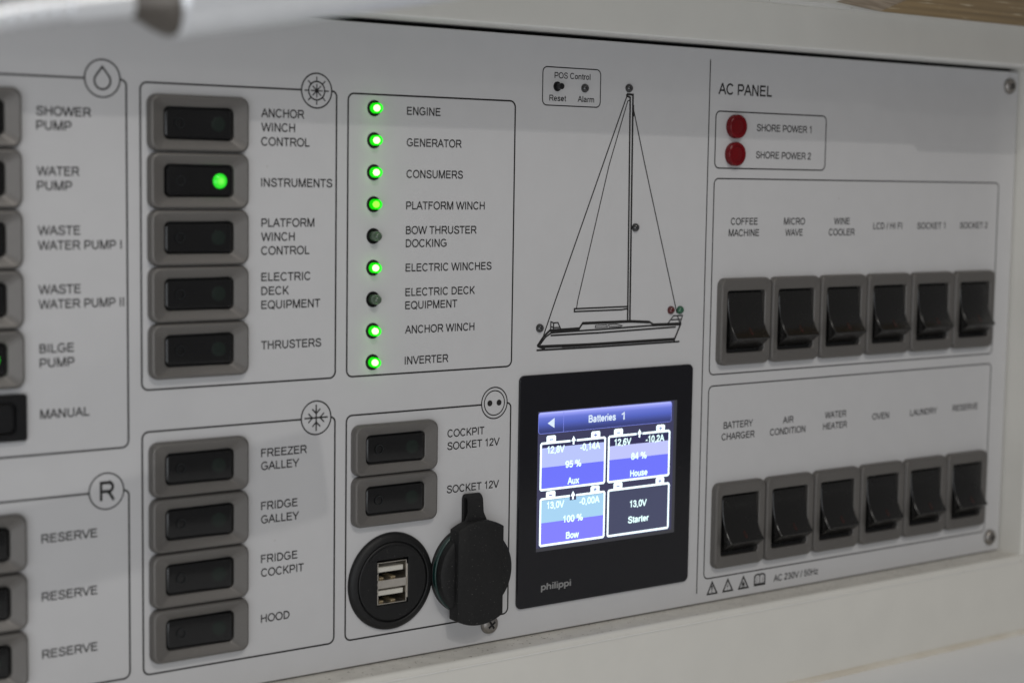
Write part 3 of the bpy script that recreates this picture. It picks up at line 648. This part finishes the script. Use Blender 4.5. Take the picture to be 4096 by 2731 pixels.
MB().lathe([(1.85, 0.0), (1.8, 0.25), (1.3, 0.3), (1.25, 0.15)], n=32).build('collar', BLK, t)
MB().lathe([(1.15, 0.1), (1.15, 2.9), (1.0, 3.1), (0.3, 3.12)], n=32).build('plunger', BLK, t)
# red shore power lamps
def shore(label, x, y):
    t = thing('signal_lamp', label, 'signal lamp', x, y, 'round red shore power lamps')
    MB().lathe([(4.85, 0.0), (4.85, 1.9), (4.7, 2.35), (4.3, 2.6), (3.3, 2.6), (3.2, 2.3), (3.0, 2.25)], n=48, cap1=False).build('lens_rim', REDL, t)
    MB().lathe([(3.02, 2.24), (2.2, 2.35), (1.2, 2.5), (0.3, 2.55)], n=48).build('lens_centre', REDD, t)
    return t
s0 = shore('round red lamp left of the words SHORE POWER 1', 483.2, 21.75)
dup(s0, 482.9, 10.6, 'round red lamp left of the words SHORE POWER 2')

# ------------------------------------------------------------------ USB socket
t = thing('usb_socket', 'round black double USB socket at the bottom left of the display', 'usb socket', UX, UY)
MB().lathe([(17.8, 0.0), (17.75, 0.6), (17.3, 1.3), (16.3, 1.9), (15.0, 2.15), (14.75, 2.0), (14.65, 1.1)], n=72, cap1=False).build('ring', RUBR, t)
def ray_rect(a, w, h, ox=0, oy=0):
    c, s_ = math.cos(a), math.sin(a); k = min((w / 2) / abs(c) if abs(c) > 1e-9 else 1e9, (h / 2) / abs(s_) if abs(s_) > 1e-9 else 1e9)
    return (ox + c * k, oy + s_ * k)
ow, oh = 13.3, 16.6; ca = math.atan2(oh, ow)
ang = sorted([2 * math.pi * i / 72 for i in range(72)] + [ca, math.pi - ca, math.pi + ca, 2 * math.pi - ca])
mb = MB()
CI = lambda r_, d: [(r_ * math.cos(a), r_ * math.sin(a), d) for a in ang]
RC = lambda w, h, d: [(*ray_rect(a, w, h), d) for a in ang]
mb.loft([CI(14.65, 1.1), CI(14.3, 1.15), CI(14.2, 1.75), CI(13.9, 1.95), RC(ow + 0.3, oh + 0.3, 1.95), RC(ow, oh, 1.8), RC(ow, oh, -2.0), RC(ow, oh, -9.0)], False, True)
fl = [(x, y) for x, y in arc(0, 0, 13.2, 40.5, 139.5, 24)]
mb.prism(fl, 1.9, 2.3, 0.12)
face = mb.build('face', RUBR, t)
em = MB(); put_text(em, '5V', 10.6, 0.3, 3.4, 1.9, 2.02, -90); put_text(em, '2x2.5A', -8.4, 4.6, 9.0, 1.9, 2.02, -90); em.build('moulded_lettering', BLK, face)
mb = MB(); sx0, sx1 = -6.15, 6.15
for y0, y1 in ((7.05, 7.4), (-0.0 - 2.2, 0.8), (-8.1, -7.75)): mb.box(sx0, sx1, y0, y1, -8.5, 1.25, bev=0.1)
mb.box(sx1 - 0.35, sx1, -7.75, -2.2, -8.5, 1.24); mb.box(sx1 - 0.35, sx1, 0.8, 7.05, -8.5, 1.24); mb.box(sx0, sx0 + 0.35, -7.75, -2.2, -8.5, 1.24); mb.box(sx0, sx0 + 0.35, 0.8, 7.05, -8.5, 1.24)
mb.box(sx1 + 0.05, sx1 + 0.42, -6.6, 5.8, -4, 1.5)
mb.build('metal_shell', STEEL, t)
for y0, y1 in ((3.6, 5.4), (-4.9, -3.1)):
    tg = MB().box(-5.6, 5.1, y0, y1, -8.4, 0.7, bev=0.25).build('tongue', TONGUE, t)
cm = MB()
for yb in (0.85, -7.7):
    for xb in (-4.4, 0.6): cm.box(xb, xb + 1.9, yb, yb + 0.55, -6.5, -0.4, bev=0.1)
cm.build('contact_springs', BRASS, t)

# ------------------------------------------------------------------ capped 12 V socket
CX, CY = 353.4, -145.3
t = thing('capped_power_socket', 'black rubber capped 12 volt socket below the words SOCKET 12V', 'power socket', CX, CY)
MB().lathe([(16.6, 0.0), (16.6, 1.2), (16.2, 1.5), (15.0, 1.5)], n=72).build('flange', RUBR, t)
MB().lathe([(16.35, 1.45), (16.6, 1.7), (16.6, 3.1), (16.3, 3.35)], n=120).build('gasket', GASK, t)
lid = MB().lathe([(15.9, 3.3), (16.25, 3.5), (16.3, 5.2), (15.9, 6.1), (15.2, 6.5), (14.2, 6.7), (13.6, 6.8)], n=96).build('lid', RUB, t)
PRR = 19.6; hw = 10.3; ac = math.degrees(math.asin(hw / PRR))
outl = arc(0, 0, PRR, 90 - ac, 90 + ac, 18) + arc(0, 0, PRR, 270 - ac, 270 + ac, 18)
def inset(pts, e): return [(x * (1 - e / 14), y * (1 - e / 19.6)) for x, y in pts]
mb = MB(); mb.loft([[(x, y, 3.6) for x, y in outl], [(x, y, 8.0) for x, y in outl], [(x, y, 8.6) for x, y in inset(outl, 0.15)], [(x, y, 8.9) for x, y in inset(outl, 0.5)]], True, True)
mb.build('grip', RUB, lid, angle=40)
# pull tab: comes up from the lid, bends over and runs back down to the flange
w2 = 3.0; tabp = []
path = [(17.0, 4.9), (22, 4.9), (26.3, 4.6)] + [(26.3 + 1.9 * math.sin(math.radians(a)), 2.7 + 1.9 * math.cos(math.radians(a))) for a in range(15, 181, 15)] + [(22, 0.85), (15.5, 0.85)]
loops = []
for i, (y, d) in enumerate(path):
    a_ = path[max(0, i - 1)]; b_ = path[min(len(path) - 1, i + 1)]; ty, td = b_[0] - a_[0], b_[1] - a_[1]; l = math.hypot(ty, td); ny, nd_ = -td / l, ty / l
    hwid = w2 + (2.6 if i == 0 else 0.15 if i == 1 else 0.0); th = 0.72
    loops.append([(-hwid, y - ny * th, d - nd_ * th), (hwid, y - ny * th, d - nd_ * th), (hwid, y + ny * th, d + nd_ * th), (-hwid, y + ny * th, d + nd_ * th)])
tb = MB(); tb.loft(loops, True, True); tb.f = [tuple(reversed(f)) for f in tb.f]; tb.build('strap', RUB, lid, angle=40)

# ------------------------------------------------------------------ battery monitor
BX, BY = 419.4, -119.2
t = thing('battery_monitor', 'black glass battery monitor with a lit blue screen under the printed boat', 'display', BX, BY)
def onmon(mb): mb.v = [(x - BX, y - BY, d) for x, y, d in mb.v]; return mb
MB().loft([rrect(0, 0, 87.2, 89.6, 2.3, 0.0), rrect(0, 0, 87.2, 89.6, 2.3, 0.75), rrect(0, 0, 86.8, 89.2, 2.2, 1.0)], False, True).build('glass_front', GLASS, t)
onmon(put_text(MB(), 'philippi', 387.1, -157.85, 14.7, 2.6, 1.03, bold=1.35)).build('brand_lettering', LOGO, t)
SBG = emis('screen_backlight', (58, 58, 88)); SRIM = emis('screen_border_leak', (60, 60, 66), 0.8); SW = emis('screen_white', (232, 250, 255), 1.5); STX = emis('screen_text', (222, 252, 252), 1.35)
SB1 = emis('screen_blue_aux', (110, 116, 252)); SB2 = emis('screen_blue_bow', (130, 128, 255)); SL1 = emis('screen_pale_aux', (186, 198, 252)); SL2 = emis('screen_pale_house', (194, 199, 252)); SL3 = emis('screen_pale_bow', (168, 213, 244))
SDK = emis('screen_dark_tile', (66, 70, 98)); STT = emis('screen_title_text', (222, 238, 255), 1.0); SLN = emis('screen_title_edge', (130, 140, 235)); SMK = emis('screen_mark', (90, 90, 170)); SDT = emis('screen_dark_top', (46, 44, 84))
def title_mat():                                                     # the screen shows a button shaded from bright to dark
    m = bpy.data.materials.new('screen_title_button'); m.use_nodes = True; nt = m.node_tree; b = nt.nodes['Principled BSDF']
    b.inputs['Base Color'].default_value = (0.01, 0.01, 0.012, 1); b.inputs['Roughness'].default_value = 0.12
    tc = nt.nodes.new('ShaderNodeTexCoord'); sp = nt.nodes.new('ShaderNodeSeparateXYZ'); nt.links.new(tc.outputs['Object'], sp.inputs[0])
    mr = nt.nodes.new('ShaderNodeMapRange'); mr.inputs['From Min'].default_value = (-97.0 - BY) / 1000; mr.inputs['From Max'].default_value = (-88.9 - BY) / 1000
    nt.links.new(sp.outputs[2], mr.inputs['Value'])
    r = nt.nodes.new('ShaderNodeValToRGB'); E = r.color_ramp.elements
    E[0].position = 0.0; E[0].color = (*srgb(50, 58, 112), 1); E[1].position = 1.0; E[1].color = (*srgb(196, 202, 255), 1)
    for p_, c in ((0.18, (60, 70, 135)), (0.45, (82, 98, 190)), (0.72, (106, 120, 214)), (0.88, (150, 158, 248))):
        e_ = E.new(p_); e_.color = (*srgb(*c), 1)
    nt.links.new(mr.outputs['Result'], r.inputs['Fac']); nt.links.new(r.outputs['Color'], b.inputs['Emission Color']); b.inputs['Emission Strength'].default_value = 1.0
    return m
scr = MB()
scr.poly([(384.4, -142.6), (454.6, -142.6), (454.6, -88.5), (384.4, -88.5)], 1.02, 0); scr.poly([(384.5, -141.3), (453.0, -141.3), (453.0, -88.6), (384.5, -88.6)], 1.035, 1)
screen = onmon(scr).build('screen', [SRIM, SBG], t)
tb = MB(); tb.poly(flat(rrect(418.2, -93.0, 67.2, 8.3, 1.1, 0)), 1.05); onmon(tb).build('title_bar', title_mat(), screen)
tl = MB(); tl.stroke(flat(rrect(418.2, -93.0, 67.0, 8.1, 1.1, 0)), 0.18, 1.06, True); tl.stroke([(396.7, -89.1), (396.7, -97.0)], 0.2, 1.07); onmon(tl).build('title_outline', SLN, screen)
mb = MB(); mb.poly([(389.0, -93.2), (392.3, -95.2), (392.3, -91.3)], 1.07); put_text(mb, 'Batteries', 409.0, -94.35, 13.7, 2.8, 1.07, bold=1.35); put_text(mb, '1', 425.5, -94.45, 1.7, 2.8, 1.07, bold=1.1); onmon(mb).build('title_lettering', STT, screen)
def tile(x0, y0, x1, y1, arrow=True):
    mb = MB(); lw = 0.85; g0, g1 = x0 + 14.6, x0 + 17.7
    xm = (x0 + x1) / 2
    if arrow:
        mb.stroke([(g1, y1 - lw / 2)] + arc(x1 - 1.1, y1 - 1.1 - lw * 0, 0.68, 90, 0, 5)[0:0] + [(x1 - 0.9, y1 - lw / 2), (x1 - lw / 2, y1 - 0.9), (x1 - lw / 2, y0 + 0.9), (x1 - 0.9, y0 + lw / 2), (x0 + 0.9, y0 + lw / 2), (x0 + lw / 2, y0 + 0.9), (x0 + lw / 2, y1 - 0.9), (x0 + 0.9, y1 - lw / 2), (g0, y1 - lw / 2)], lw, 1.08)
        cx_ = (g0 + g1) / 2; mb.poly([(cx_ - 1.2, y1 - 0.6), (cx_ - 0.42, y1 - 0.6), (cx_ - 0.42, y1 - 1.9), (cx_ + 0.42, y1 - 1.9), (cx_ + 0.42, y1 - 0.6), (cx_ + 1.2, y1 - 0.6), (cx_, y1 + 1.4)], 1.08)
    else:
        mb.stroke(flat(rrect(xm, (y0 + y1) / 2, x1 - x0 - lw, y1 - y0 - lw, 0.7, 0)), lw, 1.08, True)
    for tx in (x0 + 3.0, x1 - 7.5): mb.poly([(tx, y1 - 0.2), (tx + 4.5, y1 - 0.2), (tx + 4.5, y1 + 1.9), (tx + 4.0, y1 + 2.4), (tx + 0.5, y1 + 2.4), (tx, y1 + 1.9)], 1.09)
    o = onmon(mb).build('battery_outline', SW, screen)
    mk = MB(); mk.stroke([(x0 + 4.4, y1 + 0.8), (x0 + 6.1, y1 + 0.8)], 0.4, 1.10); mk.stroke([(x1 - 6.1, y1 + 0.9), (x1 - 4.4, y1 + 0.9)], 0.4, 1.10); mk.stroke([(x1 - 5.25, y1 + 0.05), (x1 - 5.25, y1 + 1.75)], 0.4, 1.11)
    onmon(mk).build('pole_marks', SMK, screen)
def fill(x0, y0, x1, y1, ytop, ymid, pale, blue):
    mb = MB(); mb.poly([(x0 + .4, y0 + .4), (x1 - .4, y0 + .4), (x1 - .4, ymid), (x0 + .4, ymid)], 1.05, 0); mb.poly([(x0 + .4, ymid), (x1 - .4, ymid), (x1 - .4, ytop), (x0 + .4, ytop)], 1.05, 1)
    if y1 - ytop > 1.0: mb.poly([(x0 + .4, ytop), (x1 - .4, ytop), (x1 - .4, y1 - .4), (x0 + .4, y1 - .4)], 1.05, 2)
    g = (x0 + 14.6 + x0 + 17.7) / 2; mb.poly([(g - 1.55, y1 - 2.15), (g + 1.55, y1 - 2.15), (g + 1.55, y1 + 0.2), (g - 1.55, y1 + 0.2)], 1.065, 2)
    onmon(mb).build('charge_level', [blue, pale, SDT], screen)
T1, T2, T3, T4 = (385.6, -119.2, 417.9, -100.4), (418.9, -119.2, 451.3, -100.3), (385.8, -140.8, 418.1, -121.9), (419.2, -140.8, 451.6, -121.7)
tile(*T1); fill(*T1, -102.65, -110.15, SL1, SB1); tile(*T2); fill(*T2, -104.6, -110.05, SL2, SB1); tile(*T3); fill(*T3, -122.9, -131.6, SL3, SB2); tile(*T4, False)
mb = MB(); mb.poly([(419.6, -140.4), (451.2, -140.4), (451.2, -122.1), (419.6, -122.1)], 1.05); onmon(mb).build('dark_tile', SDK, screen)
for x, w, y, s_ in ((389.0, 8.4, -104.85, '12,8V'), (405.1, 9.9, -105.0, '-0,14A'), (397.9, 7.8, -111.1, '95 %'), (399.1, 5.7, -117.7, 'Aux'), (422.2, 8.6, -104.6, '12,6V'), (438.4, 9.7, -104.6, '-10,2A'),
                    (430.9, 8.1, -110.8, '84 %'), (430.6, 9.0, -117.65, 'House'), (389.3, 8.4, -126.3, '13,0V'), (405.2, 10.0, -126.3, '-0,00A'), (397.3, 9.7, -132.5, '100 %'), (398.8, 6.4, -139.0, 'Bow'), (430.8, 8.8, -130.0, '13,0V'), (430.0, 10.8, -136.3, 'Starter')):
    onmon(put_text(MB(), s_, x, y, w, 2.6, 1.12, bold=1.3)).build('screen_lettering', STX, screen)

# ------------------------------------------------------------------ gooseneck reading lamp in the foreground
lamp = thing('gooseneck_lamp', 'out of focus silver gooseneck reading lamp crossing the top left corner', 'lamp', 155, 37, d=160)
def tube(mb, pts, rad, n=24, cap=True):
    loops = []
    for i, p_ in enumerate(pts):
        a_ = Vector(pts[max(0, i - 1)]); b_ = Vector(pts[min(len(pts) - 1, i + 1)]); t_ = (b_ - a_).normalized()
        u = t_.cross(Vector((0, 0, 1))).normalized(); v_ = t_.cross(u); r_ = rad[i] if isinstance(rad, (list, tuple)) else rad
        loops.append([tuple(Vector(p_) + (u * math.cos(2 * math.pi * k / n) + v_ * math.sin(2 * math.pi * k / n)) * r_) for k in range(n)])
    mb.loft(loops, cap, cap); return mb
ax = Vector((1, 0.195, 0.04)).normalized(); ax2 = Vector((1, 0.15, 0.04)).normalized()
P0 = Vector((0, 0, 0))
pt = lambda s: tuple(P0 + (ax if s > 0 else ax2) * s)
tube(MB(), [pt(5.0), pt(5.4), pt(6.6), pt(112), pt(114), pt(114.5)], [7.4, 8.6, 9.4, 9.8, 9.6, 8.0], 40).build('lamp_head', CHROME, lamp)
tube(MB(), [pt(-3.2), pt(-2.0), pt(1.0), pt(3.6), pt(5.2)], [3.2, 4.2, 6.6, 8.3, 8.6], 36).build('collar', COLLAR, lamp)
tube(MB(), [pt(-17), pt(-16.4), pt(-2.4)], [2.6, 3.2, 3.2], 28).build('ferrule', CHROME, lamp)
gp, gr = [], []
for i in range(0, 241):
    s_ = -16 - i * 0.55; k = max(0, -s_ - 16); q = P0 + ax2 * s_ + Vector((0, -0.0034 * k * k, 0.0))
    gp.append(tuple(q)); gr.append(3.0 if i % 6 in (0, 1, 2) else 2.6)
gn = tube(MB(), gp, gr, 20).build('gooseneck', CHROME, lamp)
